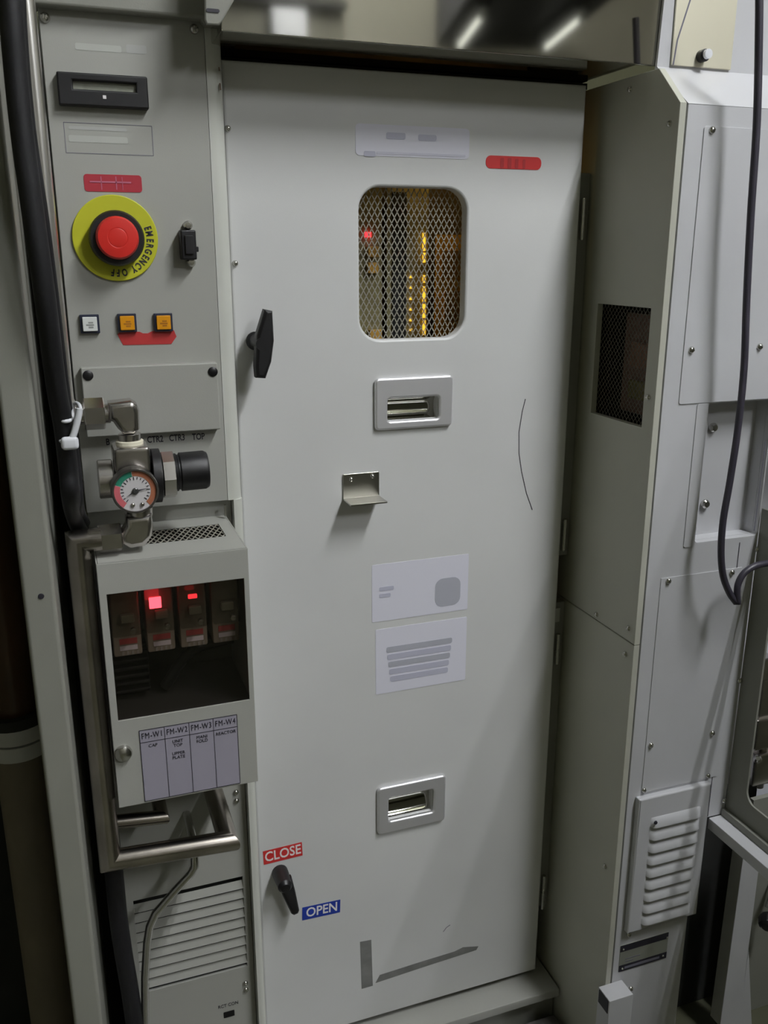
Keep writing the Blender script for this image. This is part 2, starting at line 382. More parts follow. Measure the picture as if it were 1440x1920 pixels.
# unreadable printed labels on the door
def smudges(M, parent, L, m=INKL):
    for x, z, w, h in L: plate('print', rpts((x-w/2, z-h/2, x+w/2, z+h/2), min(w, h)*.3), .0003, M @ Matrix.Translation((0, 0, .0003)), m, parent, smooth=0)
def local(M, px, py, y=YD):
    v = M.inverted() @ at_y(px, py, y); return v.x, v.y
def smudge_px(M, parent, L, m=INKL, y=YD):
    out = []
    for a, b, c, d in L:
        p, q = local(M, a, b, y), local(M, c, d, y); out.append(((p[0]+q[0])/2, (p[1]+q[1])/2, abs(q[0]-p[0]), abs(p[1]-q[1])))
    smudges(M, parent, out, m)
LILAC = mat('faded_lilac_print', srgb(190, 190, 208), .6); LILAC2 = mat('pale_lilac_print', srgb(208, 207, 222), .6); GREYL = mat('grey_print', srgb(178, 179, 190), .6)
o, M, w, h = sticker('label_plate', rect(666, 231, 879, 299, YD), PAPERW, 'faded white printed label', .006)
smudge_px(M, o, [(724, 248, 760, 262), (784, 252, 818, 265), (682, 283, 704, 294)], LILAC); smudge_px(M, o, [(706, 284, 872, 295)], LILAC2)
o, M, w, h = sticker('warning_label', rect(911, 291, 1014, 319, YD), SIGNR, 'red warning label', .008)
REDD = mat('dark_red_print', srgb(176, 44, 48), .5)
smudge_px(M, o, [(938, 296, 944, 315), (952, 296, 958, 316), (966, 298, 971, 316), (980, 299, 984, 317)], REDD)
o, M, w, h = sticker('label_sheet', rect(697, 1060, 876, 1142, YD), PAPERW, 'upper white paper label', .002)
smudge_px(M, o, [(711, 1101, 738, 1105), (711, 1114, 732, 1118)], LILAC)
p0, p1 = local(M, 816, 1086), local(M, 862, 1132)
plate('print', rpts((p0[0], p1[1], p1[0], p0[1]), .014), .0003, M @ Matrix.Translation((0, 0, .0003)), GREYL, o, smooth=0)
o, M, w, h = sticker('label_sheet', rect(704, 1181, 872, 1274, YD), PAPERW, 'lower white paper label', .002)
for k in range(5):
    hh_ = h*.085; smudges(M, o, [(-.004, h*.17-k*h*.115, w*(.72-.02*k), hh_)], [GREYL, LILAC, GREYL, LILAC, LILAC][k])
# tape residue, scuffs
for nm, q in (('tape_residue', [(675, 1766), (696, 1762), (699, 1848), (678, 1854)]), ('tape_residue', [(704, 1843), (712, 1828), (790, 1803), (852, 1784), (868, 1776), (897, 1774), (893, 1781), (800, 1811)])):
    plate(nm, [xz(a, b, YD) for a, b in q][::-1], .0005, front(YD-.0004), RESID, mc, smooth=0)
ribbon('scuff_line', [xz(*p_, YD) for p_ in [(985, 748), (979, 772), (973, 810), (973, 850), (978, 885), (987, 925), (998, 956)]], .0013, front(YD), INK, mc)
ribbon('scuff_line', [xz(*p_, YD) for p_ in [(831, 1747), (837, 1739), (844, 1734)]], .0012, front(YD), INKL, mc)
screw(at_y(441, 494, YD), mc, s=.9); screw(at_y(427, 241, YD), mc, s=.9)

# circuit boards behind the window
def board(lab, r, y, m, leds=(), lm=LEDA, comps=()):
    b = thing('circuit_board', lab, 'circuit board', ((r[0]+r[2])/2, y, r[1]))
    bx('board', (r[0], y, r[1]), (r[2], y+.003, r[3]), m, b)
    for px, py, w, h in leds:
        p = at_y(px, py, y-.003); bx('indicator_light', (p.x-w/2, y-.006, p.z-h/2), (p.x+w/2, y, p.z+h/2), lm, b)
    for q, h, mm in comps:
        c = rect(*q, y); bx('component', (c[0], y-h, c[1]), (c[2], y, c[3]), mm, b, .001)
YB = 1.42
seg = [(437, 470), (474, 492), (516, 530), (537, 566), (570, 596), (600, 628)]
board('brown card with a tall row of amber lights behind the mesh window', rect(726, 330, 800, 650, YB), YB, BOARDG,
      [(795, (a+b)/2, .0032, (b-a)*.00086) for a, b in seg]+[(770, yy, .0032, .0036) for yy in (519, 539, 560, 580, 600, 618)],
      comps=[((735, 360, 760, 640), .004, DARK)])
board('ochre card standing right of the amber lights behind the mesh window', rect(818, 440, 880, 660, YB), YB, COPPER, comps=[((826, 470, 860, 520), .01, BOARD), ((830, 545, 866, 600), .01, BOARD)])
board('dark card with a red light at the left edge of the mesh window', rect(668, 340, 716, 660, YB), YB, BOARDG, [(690, 440, .009, .008)], LEDR2,
      comps=[((686, 462, 706, 482), .012, COPPER), ((686, 492, 706, 512), .012, COPPER), ((690, 618, 712, 640), .012, COPPER)])
bx_ = tag(bx('card_rack', (.25, 1.5, EYE-.6), (.8, 1.52, EYE+.22), mat('card_rack_paint', srgb(136, 120, 92), .6, var=.3, vscale=18)), 'dark brown rack plate behind the circuit cards', 'rack')

# ------------------------------------------------------------------ stainless hood above the door
YO = 1.197; zo = EYE+.26
hd = thing('stainless_hood', 'polished stainless hood jutting out above the cabinet door', 'hood', (.55, YO, zo))
bx('hood_body', (.2195, YO, zo), (.862, 1.9, 2.25), POLISH, hd, .0015)
bx('cover_strip', (.8655, 1.187, zo+.001), (.970, 1.1905, 2.25), mat('warm_stainless', (.8, .76, .62, 1), .5, .7), hd, .001)
p = at_y(1320, 104, 1.18); turned('thumb_screw', [(.0085, 0), (.0085, .010), (.006, .012), (0, .012)], (p.x, 1.187, p.z), (0, -1, 0), BLACK, hd, 16)
p = at_y(1331, 100, 1.168); turned('white_cap', [(.0065, 0), (.0065, .005), (0, .006)], (p.x, 1.1749, p.z), (0, -1, 0), NYLON, hd, 16)
ribbon('brace_wire', [xz(1296, -6, 1.187), xz(1270, 75, 1.187), xz(1262, 122, 1.187)], .0022, front(1.1869), INKL, hd)

# ------------------------------------------------------------------ right cabinet
rc = thing('side_cabinet', 'narrow ivory cabinet standing forward on the right of the door', 'cabinet', (.93, 1.25, 0))
zs = EYE-.610
# side sheets (face the door), upper one with chamfered top corner and a mesh panel
u = lambda y: -y
mr = (u(1.2828), EYE-.2565, u(1.1405), EYE-.0775)
yb = 1.40
upper = [(u(yb), zs+.0008), (u(YR), zs+.0008), (u(YR), EYE+.1996), (u(YU), EYE+.2515), (u(yb), EYE+.2515)]
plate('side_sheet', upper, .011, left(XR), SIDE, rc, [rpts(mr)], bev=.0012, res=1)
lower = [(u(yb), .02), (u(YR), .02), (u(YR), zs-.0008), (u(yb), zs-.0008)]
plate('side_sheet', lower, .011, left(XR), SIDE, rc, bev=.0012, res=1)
lattice('vent_mesh', (mr[0]-.004, mr[1]-.004, mr[2]+.004, mr[3]+.004), .0095, .0105, .0008, .0006, left(XR+.0115), MESHD, rc)
bx('shade_liner', (.936, 1.135, .05), (.939, 1.389, EYE+.185), DARK, rc)  # dark sheets added to keep light out behind the vent mesh
bx('shade_liner', (.85, 1.39, .05), (.985, 1.394, EYE+.19), DARK, rc)
bx('shade_liner', (.845, 1.13, EYE+.186), (.94, 1.389, EYE+.19), DARK, rc)
fan = thing('fan_unit', 'brown wired unit just visible behind the vent mesh', 'machine part', (.9, 1.22, EYE-.23))
bx('housing', (.87, 1.15, EYE-.25), (.9, 1.26, EYE-.09), mat('brown_unit', srgb(110, 84, 70), .6), fan, .004)
bx('coil', (.862, 1.16, EYE-.175), (.87, 1.23, EYE-.135), mat('dull_copper_coil', srgb(122, 88, 66), .5), fan, .003); bx('coil', (.862, 1.16, EYE-.225), (.87, 1.23, EYE-.195), mat('olive_coil', srgb(104, 96, 50), .6), fan, .003)
for px, py in ((1182, 168), (1256, 232), (1216, 745), (1119, 1152), (1179, 1178), (1173, 1226), (1135, 1624)):
    screw(at_x(px, py, XR), rc, d=(-1, 0, 0), s=.95)
# front skin: body sheet, chamfer, upper face as one bent sheet
bm = bmesh.new(); xa, xb = XR+.0135, 1.0185
pr = [(YR+.0005, zs*0+.02), (YR+.0005, EYE+.1985), (YU+.0005, EYE+.2515), (YU+.0005, 2.3)]
xe = 1.30
rec = rect(1329, 757, 1480, 1013, YR); rz0, rz1, rx0 = EYE+(-.4455), rect(1329, 757, 1340, 1013, YR)[3], rect(1329, 757, 1340, 1013, YR)[0]
fs = plate('front_sheet', [(xa, .02), (1.0, .02), (1.0, EYE-.977), (1.056, EYE-.977), (1.056, EYE+.1985), (xa, EYE+.1985)], .012, front(YR), CREAM2, rc, [rpts((rx0, rz0, 1.0555-.002, rz1), .006)], bev=.001, res=1)
YV_ = 1.191; pf = [(YR, EYE+.1988), (YV_, EYE+.2585), (YV_, 2.3), (YV_+.005, 2.3), (YV_+.005, EYE+.256), (YR+.006, EYE+.196)]
A = [bm.verts.new((xa if z < 2 else .8645, y, z)) for y, z in pf]; B = [bm.verts.new((xe, y, z)) for y, z in pf]
for k in range(6): bm.faces.new((A[k], A[(k+1) % 6], B[(k+1) % 6], B[k]))
bm.faces.new(A); bm.faces.new(B)
obj('upper_sheet', bm, CREAM2, rc, 10)
bx('front_sheet', (1.0565, YR, EYE-.2), (xe, YR+.012, EYE+.1985), CREAM2, rc)
# recess pocket in the front
bx('recess_back', (rx0-.004, YR+.034, rz0-.004), (1.056, YR+.038, rz1+.004), CREAM2, rc)
bx('recess_floor', (rx0-.004, YR+.012, rz0-.006), (1.056, YR+.034, rz0), CREAM2, rc); bx('recess_roof', (rx0-.004, YR+.012, rz1), (1.056, YR+.034, rz1+.004), CREAM2, rc)
bx('recess_side', (rx0-.004, YR+.012, rz0), (rx0, YR+.034, rz1), CREAM2, rc); bx('recess_side', (1.0535, YR+.012, rz0), (1.056, YR+.034, rz1), CREAM2, rc)
for px, py in ((1335, 801), (1424, 797), (1320, 944), (1407, 936)):
    p = at_y(px, py, YR+.034); turned('bolt', [(.0065, 0), (.0075, .001), (.0075, .005), (.005, .008), (0, .0085)], (p.x, YR+.034, p.z), (0, -1, 0), STEEL, rc, 12)
# cover plates on the front: thin proud sheets so that their seams show
def cover(q, t=.0016, c=.003, y=YR, m=CREAM2, name='cover_plate', sub=rc, bev=.0005):
    r_ = rect(*q, y-t); return plate(name, rpts(r_, c) if c else rpts(r_), t, front(y-t), m, sub, bev=bev, res=1), r_
cv = rect(1320, 236, 1330, 745, YR)
p_top = plate('cover_plate', rpts((cv[0], rz1+.002, 1.10, cv[3]), .004), .0016, front(YR-.0016), CREAM2, rc, bev=.0005, res=1)
plate('cover_flange', rpts((rx0-.022, rz0-.006, rx0-.001, rz1+.001), .004), .0014, front(YR-.0014), CREAM2, rc, bev=.0004, res=1)
screws_y([(1335, 244), (1296, 656), (1424, 650)], YR-.0016, rc, 1.05)
c2, r2 = cover((1240, 1085, 1345, 1455), t=.0014, c=0)
screws_y([(1253, 1089), (1372, 1073), (1220, 1397), (1335, 1374), (1387, 1276), (1420, 1030), (1357, 1501)], YR-.0014, rc, 1.0)
ribbon('seam', [xz(1436, 825, YR), xz(1414, 995, YR)], .0012, front(YR), INKL, rc)
ribbon('seam', [(1.0195, EYE-.455), (1.0195, EYE-.975)], .0014, front(YR), INK, rc)
# louvred vent panel
vp = rect(1198, 1499, 1337, 1470, YR-.012); vb = at_y(1176, 1752, YR-.012)
vx0, vx1, vz1, vz0 = at_y(1199, 1500, YR-.012).x, at_y(1334, 1473, YR-.012).x, at_y(1199, 1500, YR-.012).z, vb.z
lvp = plate('vent_panel', rpts((vx0, vz0, vx1, vz1), .002), .0125, front(YR-.0125), CREAM2, rc, bev=.003)
sx0, sx1 = at_y(1220, 1540, YR-.0125).x, at_y(1314, 1515, YR-.0125).x
zt_, zb_ = at_y(1222, 1540, YR-.0125).z, at_y(1207, 1722, YR-.0125).z
bmL = bmesh.new(); n = 9; pit = (zt_-zb_)/(n-1); hh = pit*.74; ww = (sx1-sx0)
prof = [(-.0, hh*.5), (.0025, hh*.36), (.0055, hh*.05), (.0075, -hh*.3), (.0078, -hh*.46), (.0, -hh*.5)]
Lr = []
for k, f in ((0, .0), (1, .75), (2, 1), (3, 1), (4, .75), (5, 0)):
    xx = [0, .004, .010, ww-.010, ww-.004, ww][k]
    Lr.append([bmL.verts.new((xx, -d*f, z)) for d, z in prof])
for A, B in zip(Lr, Lr[1:]):
    for k in range(len(prof)): bmL.faces.new((A[k], A[(k+1) % len(prof)], B[(k+1) % len(prof)], B[k]))
bmesh.ops.recalc_face_normals(bmL, faces=bmL.faces)
lme = bpy.data.meshes.new('louver'); bmL.to_mesh(lme); bmL.free(); lme.materials.append(CREAM2)
lme.polygons.foreach_set('use_smooth', [True]*len(lme.polygons)); lme.set_sharp_from_angle(angle=.9)
for k in range(n):
    o = bpy.data.objects.new('louver', lme); COL.objects.link(o); o.location = (sx0, YR-.0123, zt_-k*pit-hh*.1); attach(o, lvp)
screws_y([(1207, 1481), (1327, 1454), (1179, 1752)], YR-.001, rc, .95)
p = at_y(1229, 1542, YR-.02); turned('plug', [(.0035, 0), (.003, .002), (0, .0025)], p, (0, -1, 0), INK, rc, 10)
# name plate
nr = rect(1164, 1778, 1250, 1795, YR-.0012); a = at_y(1163, 1785, YR-.0012); b = at_y(1246, 1806, YR-.0012); t_ = at_y(1164, 1776, YR-.0012)
nx0, nx1 = a.x, at_y(1250, 1785, YR-.0012).x; nz1 = at_y(1165, 1774, YR-.0012).z; nz0 = at_y(1160, 1823, YR-.0012).z
npl = plate('name_plate', rpts((nx0, nz0, nx1, nz1), .001), .001, front(YR-.001), mat('silver_plate', srgb(170, 172, 162), .35, .5), rc, smooth=0); tag(npl, 'silver plate with two black bands')
bh = (nz1-nz0)*.24
for za in (nz1-bh, nz0): plate('black_band', rpts((nx0, za, nx1, za+bh)), .0003, front(YR-.0013), INK, npl, smooth=0)
for k in range(2): plate('print', rpts((nx0+.012, nz0+.019+k*.006, nx0+.03+k*.014, nz0+.0205+k*.006)), .0003, front(YR-.0013), INKL, npl, smooth=0)
plate('print', rpts((nx0+.012, nz0+bh*.3, nx1-.016, nz0+bh*.65)), .0003, front(YR-.0016), INKL, npl, smooth=0)
for px, py in ((1169, 1780), (1251, 1758), (1167, 1816), (1243, 1792)): screw(at_y(px, py, YR-.0016), npl, s=.45)
screws_y([(1182, 1853)], YR, rc, 1.0)
# foot block with a black cap in its side
c0 = at_y(1122, 1850, YR-.0005); c1 = at_x(1143, 1880, c0.x); zf = c0.z; yf = c1.y
fb = thing('foot_block', 'white block with a black side cap at the foot of the narrow cabinet', 'block', (c0.x+.025, YR-.025, 0))
bx('block', (c0.x, yf, .0), (c0.x+.05, YR-.0005, zf), CREAM2, fb, .0015)
hc = zf-at_x(1117, 1880, c0.x).z
plate('end_cap', rpts((u(YR-.004), zf-.030, u(yf+.003), zf-.002), .001), .004, left(c0.x-.001), BLACK, fb, bev=.0005)

# frame wall coming forward on the far right, with the opening and ledge
fw = thing('access_enclosure', 'grey frame wall with a round cornered opening at the right edge', 'frame', (1.06, 1.0, .55))
zl = EYE-.977; cutr = (u(1.066), EYE-.922, u(.80), EYE-.46)
plate('frame_wall', [(u(YR-.001), zl+.001), (u(.72), zl+.001), (u(.72), EYE-.40), (u(YR-.001), EYE-.40)], .004, left(1.056), GREYP, fw, [rpts(cutr, .022, 6)], bev=.0005, res=1)
bx('ledge', (1.0205, .72, zl-.022), (1.056, YR-.001, zl), CREAM2, fw, .002)
bx('flange', (1.047, .72, zl), (1.056, YR-.002, zl+.014), GREYP, fw, .001)
bp = tag(bx('back_panel', (1.08, 1.30, .0), (1.9, 1.31, EYE-.25), mat('pale_panel_paint', srgb(226, 226, 234), .5, var=.04)), 'pale panel seen through the opening at the right edge', 'panel')
wp = thing('white_post', 'white upright post below the ledge at the right edge', 'post', (1.15, 1.145, 0))
plate('post_front', [xz(1396, 1590, 1.13), xz(1350, 1925, 1.13), xz(1391, 1925, 1.13), xz(1397, 1830, 1.13), xz(1428, 1590, 1.13)], .03, front(1.13), CREAM2, wp, bev=.001)
plate('post_flap', [xz(1404, 1780, 1.14), xz(1397, 1830, 1.14), xz(1388, 1925, 1.14), xz(1410, 1925, 1.14)], .02, front(1.14), CREAM2, wp, bev=.001)
up = tag(bx('under_ledge_shade', (.99, 1.235, .0), (1.25, 1.245, zl-.05), DARK), 'dark sheet standing in for the shade below the ledge', 'panel')  # shade under the ledge, put in as a dark sheet
gp = tag(bx('partition', (1.185, 1.175, 0), (1.6, 1.185, EYE-1.02), GREYP), 'grey panel right of the white post', 'panel')
# valves seen through the opening
vv = thing('valve_block', 'grey valve block with fittings seen through the opening', 'valve', (1.2, 1.22, .6))
YV = 1.22
for nm, q, dd, m in (('coupling', (1428, 1238, 1452, 1275), .04, NICKEL), ('valve_body', (1430, 1276, 1460, 1345), .035, NICKEL), ('valve_body', (1421, 1352, 1460, 1400), .05, NICKEL), ('valve_foot', (1418, 1418, 1460, 1466), .045, NICKEL), ('black_knob', (1436, 1180, 1460, 1200), .03, BLACK)):
    r_ = rect(*q, YV-dd/2); bx(nm, (r_[0], YV-dd/2, r_[1]), (r_[2], YV+dd/2, r_[3]), m, vv, .005)
p = at_y(1420, 1424, YV-.03); turned('bleed_screw', [(.008, 0), (.008, .006), (.004, .012), (0, .012)], p, (-.5, -.6, .6), STEEL, vv, 14)
r_ = rect(1444, 1240, 1455, 1466, YV); tube('stem', [(r_[0]+.012, YV, r_[1]), (r_[0]+.012, YV, r_[3]+.1)], .01, NICKEL, vv)
kn = thing('stop_valve', 'black knob on a steel stem right of the white post', 'knob', (1.2, 1.14, .3))
p = at_y(1441, 1715, 1.145); turned('knob', [(.0, 0), (.014, .002), (.019, .01), (.019, .024), (.012, .03), (0, .03)], p, (-.6, -.7, -.35), BLACK, kn, 10)
turned('stem', [(.007, 0), (.007, .05)], p+Vector((0, .006, .012)), (.5, .35, .7), STEEL, kn, 14)

# cable hanging on the right
CB = [(1424, -60), (1423, 60), (1419, 230), (1408, 400), (1400, 560), (1395, 690), (1384, 800), (1369, 900), (1356, 975), (1352, 1035), (1356, 1080), (1368, 1112), (1379, 1128)]
P = [at_y(a, b, 1.062) for a, b in CB]
P2 = [at_y(a, b, 1.06) for a, b in [(1383, 1128), (1382, 1112), (1384, 1095), (1394, 1076), (1412, 1063), (1432, 1057), (1470, 1054)]]
tag(tube('hanging_cable', catmull(P, 6)+catmull(P2, 6), .0054, CABLE, None, 12, 60), 'dark grey cable looping down the front of the narrow cabinet', 'cable')

# ------------------------------------------------------------------ plinth under the door
pl = thing('plinth', 'ivory plinth step under the cabinet door', 'plinth', (.5, 1.32, 0))
zp = EYE-1.423
bx('step', (.2, 1.252, zp-.02), (.826, 1.42, zp), PANEL, pl, .004)
bx('kick_plate', (.2, 1.275, 0), (.826, 1.29, zp-.02), GREYP, pl)
bp2 = tag(bx('base_plate', (.3, 1.12, .0), (.72, 1.272, .055), CREAM2, None, .004), 'white base plate lying in front of the plinth', 'plate')
ft = thing('levelling_foot', 'dark levelling foot at the right end of the plinth', 'foot', (.77, 1.22, 0))
bx('bracket', (.735, 1.2, .0), (.815, 1.25, .07), mat('dark_grey_paint', srgb(88, 84, 84), .6), ft, .004)
screw((.775, 1.199, .045), ft, s=1.6, name='bolt')

# ------------------------------------------------------------------ left control column
cc = thing('control_column', 'ivory control column with buttons left of the cabinet door', 'control panel', (.12, 1.4, 0))
xl, xr_ = .0125, .2335; zc0, zc1 = EYE-.349, EYE+.2885
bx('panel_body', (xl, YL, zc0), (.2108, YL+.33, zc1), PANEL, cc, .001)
bm = bmesh.new(); R_ = .016; pf = [(.2112, YL+.33), (.2112, YL)]
for k in range(9):
    t = math.pi/2*k/8; pf.append((xr_-R_+R_*math.sin(t), YL+R_-R_*math.cos(t)))
pf.append((xr_, YL+.33))
A = [bm.verts.new((x, y, zc0)) for x, y in pf]; B = [bm.verts.new((x, y, zc1)) for x, y in pf]
for k in range(len(pf)): bm.faces.new((A[k], A[(k+1) % len(pf)], B[(k+1) % len(pf)], B[k]))
bm.faces.new(A); bm.faces.new(B)
obj('corner_post', bm, POSTP, cc, 30)
RUST = mat('paint_chip_brown', srgb(120, 104, 90), .7)
for pa, pb in (((410.5, 126), (411.5, 133)), ((412, 156), (413.5, 169))): ribbon('paint_chip', [xz(*pa, YL-.0002), xz(*pb, YL-.0002)], .0022, front(YL+.002), RUST, cc, .0026)
# lower column behind the flow box
bm = bmesh.new(); R_ = .02; YS = YL
pf = [(.2195, YL+.33), (.2195, YL+.014), (.2195, YL)]
for k in range(9):
    t = math.pi/2*k/8; pf.append((xr_-.010+.010*math.sin(t), YL+.010-.010*math.cos(t)))
pf.append((xr_, YL+.33))
A = [bm.verts.new((x, y, .02)) for x, y in pf]; B = [bm.verts.new((x, y, zc0)) for x, y in pf]
for k in range(len(pf)): bm.faces.new((A[k], A[(k+1) % len(pf)], B[(k+1) % len(pf)], B[k]))
bm.faces.new(A); bm.faces.new(B)
obj('corner_post', bm, POSTP, cc, 30)
lo = rect(250, 1690, 455, 1643, YLP); lx0 = .0268*YLP/1.3; lx1 = .2085*YLP/1.3; lz1 = EYE-1.0259*YLP/1.3; lz0 = EYE-1.2135*YLP/1.3
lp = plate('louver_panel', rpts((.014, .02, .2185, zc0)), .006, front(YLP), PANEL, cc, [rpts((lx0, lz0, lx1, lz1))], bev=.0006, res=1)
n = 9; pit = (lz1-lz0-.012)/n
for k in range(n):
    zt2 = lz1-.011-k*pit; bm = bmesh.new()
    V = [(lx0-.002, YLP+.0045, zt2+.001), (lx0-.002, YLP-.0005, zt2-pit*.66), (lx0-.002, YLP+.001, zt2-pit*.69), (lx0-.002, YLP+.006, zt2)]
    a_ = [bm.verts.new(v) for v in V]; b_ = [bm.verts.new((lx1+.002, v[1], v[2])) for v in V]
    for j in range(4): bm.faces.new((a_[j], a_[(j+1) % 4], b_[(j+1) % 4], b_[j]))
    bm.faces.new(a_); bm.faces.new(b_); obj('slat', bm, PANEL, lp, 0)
bx('shade_liner', (.014, YLP+.03, .1), (.2185, YLP+.034, EYE-.98), DARK, cc)  # dark sheet added so the slat gaps look shaded
screws_y([(442, 1485), (443, 1501), (460, 1843), (461, 1855)], YLP, cc, 1.0)
r_ = rect(419, 1896, 440, 1905, YLP); zc = at_y(429, 1901, YLP).z
plate('socket', rpts((r_[0], zc-.006, r_[2], zc+.006), .001), .002, front(YLP-.001), BLACK, cc)
text('RCT CON', .0095, front(YLP-.0004) @ Matrix.Translation((*xz(428, 1884, YLP), 0)), INK, cc, sx=.85)

# panel meter
r_ = rect(105, 133, 280, 205, YL-.012); pm = plate('panel_meter', rpts(r_, .002), .013, front(YL-.0125), BLACK, cc, [rpts(rect(136, 150, 256, 173, YL-.0125))], bev=.002); tag(pm, 'black digital panel meter')
q = rect(132, 146, 260, 177, YL-.006); plate('display', rpts(q), .002, front(YL-.006), mat('lcd_grey', srgb(150, 152, 140), .25, var=.2, vscale=60), pm)
p = at_y(196, 182, YL-.0127); plate('print', rpts((p.x-.002, p.z-.002, p.x+.002, p.z+.002)), .0003, front(YL-.0128), WINK, pm, smooth=0)
# rating plate outline and faded labels
q = rect(119, 229, 288, 292, YL); LN = front(YL)
for a, b in (((q[0], q[3]), (q[2], q[3])), ((q[2], q[3]), (q[2], q[1])), ((q[2], q[1]), (q[0], q[1])), ((q[0], q[1]), (q[0], q[3]))): ribbon('outline', [a, b], .0007, LN, INKL, cc, .0003)
FADE = mat('faded_print', srgb(176, 177, 174), .6); FADE2 = mat('faded_print_grey', srgb(184, 186, 180), .6)
for qq, m in (((140, 80, 228, 99), FADE2), ((236, 83, 275, 102), FADE), ((128, 236, 238, 247), FADE), ((128, 253, 240, 270), FADE2)):
    o = plate('faded_label', rpts(rect(*qq, YL), .002), .0003, front(YL-.0003), m, cc, smooth=0)
o, M, w, h = sticker('warning_label', rect(156, 326, 267, 361, YL), mat('crimson_label', srgb(176, 48, 62), .5), 'crimson warning label', .004, parent=cc, y=YL)
PINK = mat('pink_print', srgb(190, 106, 130), .6)
smudge_px(M, o, [(168, 339, 246, 344)], PINK, YL); smudge_px(M, o, [(188, 331, 192, 356), (216, 331, 220, 356), (228, 332, 231, 357)], PINK, YL)
for px, py, s in ((364, 55, 1.25), (84, 33, 1.25)): screw(at_y(px, py, YL), cc, s=s)
# emergency off button
c = at_y(217, 447, YL-.004); rad = (at_y(298, 447, YL-.004).x-at_y(137, 447, YL-.004).x)/2
em = plate('emergency_button', circ(c.x, c.z, rad, 64), .004, front(YL-.004), YEL, cc, bev=.001); tag(em, 'red mushroom button on a yellow ring')
s = 'EMERGENCY OFF'
A0 = 17.5
adv = {'E': 9.2, 'M': 11.4, 'R': 10, 'G': 10.4, 'N': 10.6, 'C': 10, 'Y': 9.5, ' ': 7.5, 'O': 10.8, 'F': 9}
ang = A0
for ch in s:
    if ch != ' ':
        t = math.radians(ang); rr = rad*.80
        text(ch, rad*.235, front(YL-.0043) @ Matrix.Translation((c.x+rr*math.cos(t), c.z+rr*math.sin(t), 0)) @ Matrix.Rotation(t-math.pi/2, 4, 'Z'), INK, em, bold=.0004, sx=.68)
    ang -= adv[ch]*1.0
bc = at_y(219, 447, YL-.02)
turned('collar', [(rad*.62, 0), (rad*.64, .004), (rad*.64, .02), (rad*.60, .024), (rad*.5, .024)], (bc.x, YL-.004, bc.z), (0, -1, 0), BLACK, em, 40)
bc2 = at_y(222, 446, YL-.036); rb = rad*.495
turned('mushroom', [(rb*.9, .01), (rb*.98, .022), (rb, .028), (rb*.97, .033), (rb*.9, .036), (rb*.5, .0372), (rb*.44, .0366), (rb*.40, .0372), (0, .0375)], (bc2.x-.001, YL-.004, bc2.z), (0, -1, 0), RED, em, 40)
# toggle / key switch
q = rect(338, 431, 370, 487, YL-.022); sw = plate('rocker_switch', rpts(q, .002), .022, front(YL-.022), BLACK, cc, bev=.002)
pz = (q[1]+q[3])/2; bx('rocker', (q[0]+.005, YL-.025, pz-.012), (q[2]-.004, YL-.022, pz+.012), BLACK, sw, .001); bx('nub', (q[2]-.001, YL-.02, pz-.009), (q[2]+.003, YL-.012, pz-.002), BLACK, sw, .001)
for px, py in ((351, 423), (357, 492)):
    p = at_y(px, py, YL); turned('mounting_screw', [(.006, 0), (.006, .008), (.004, .011), (0, .0115)], p, (0, -1, 0), STEEL, sw, 14)
# push buttons
for (px, py), m, lab in (((168.5, 607.5), WHITE, 'white square push button'), ((238.5, 605.5), ORANGE, 'amber square push button'), ((306.5, 604.5), ORANGE, 'amber square push button')):
    p = at_y(px, py, YL-.005); hw = .0122
    b = plate('push_button', rpts((p.x-hw, p.z-hw, p.x+hw, p.z+hw), .001), .006, front(YL-.006), mat('navy_bezel', srgb(40, 44, 62), .4), cc, bev=.0008); tag(b, lab)
    b2 = plate('cap', rpts((p.x-hw*.76, p.z-hw*.76, p.x+hw*.76, p.z+hw*.76), .001), .005, front(YL-.009), m, b, bev=.0008)
    mk = mat('cap_print_grey', srgb(150, 152, 150), .5) if m is WHITE else mat('cap_print_ochre', srgb(168, 104, 22), .5)
    for dz in (-.003, -.0, .003):
        plate('print', rpts((p.x-.005+abs(dz), p.z+dz-.0011-.001, p.x+.005-abs(dz)*.3, p.z+dz+.0009-.001)), .0003, front(YL-.0092), mk, b, smooth=0)
q = [(220, 627), (226, 621), (262, 622), (268, 625), (277, 625), (285, 621), (326, 619), (331, 631), (321, 645), (231, 647)]
plate('warning_label', [xz(a, b, YL) for a, b in q][::-1], .0005, front(YL-.0005), mat('brick_label', srgb(186, 54, 54), .5), cc, smooth=0)
# lower cover plate with black plugs, words beneath it
cr = rect(151, 690, 414, 809, YL-.016)
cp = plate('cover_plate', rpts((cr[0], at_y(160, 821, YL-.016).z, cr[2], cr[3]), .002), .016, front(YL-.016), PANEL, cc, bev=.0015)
for px, py in ((165, 704), (399, 697)):
    p = at_y(px, py, YL-.016); turned('plug', [(.0068, 0), (.0068, .001), (.005, .0022), (0, .0024)], p, (0, -1, 0), BLACK, cp, 20)
for t_, px, py in (('B', 202, 829), ('CTR2', 291, 824), ('CTR3', 332, 821), ('TOP', 372, 819)):
    text(t_, .0128, front(YL-.0003) @ Matrix.Translation((*xz(px, py, YL), 0)), INK, cc, bold=.00025, sx=.72)
p = at_y(425, 953, YL-.001); bx('hook_tab', (p.x-.004, YL-.004, p.z-.011), (p.x-.001, YL, p.z+.006), SATIN, cc)

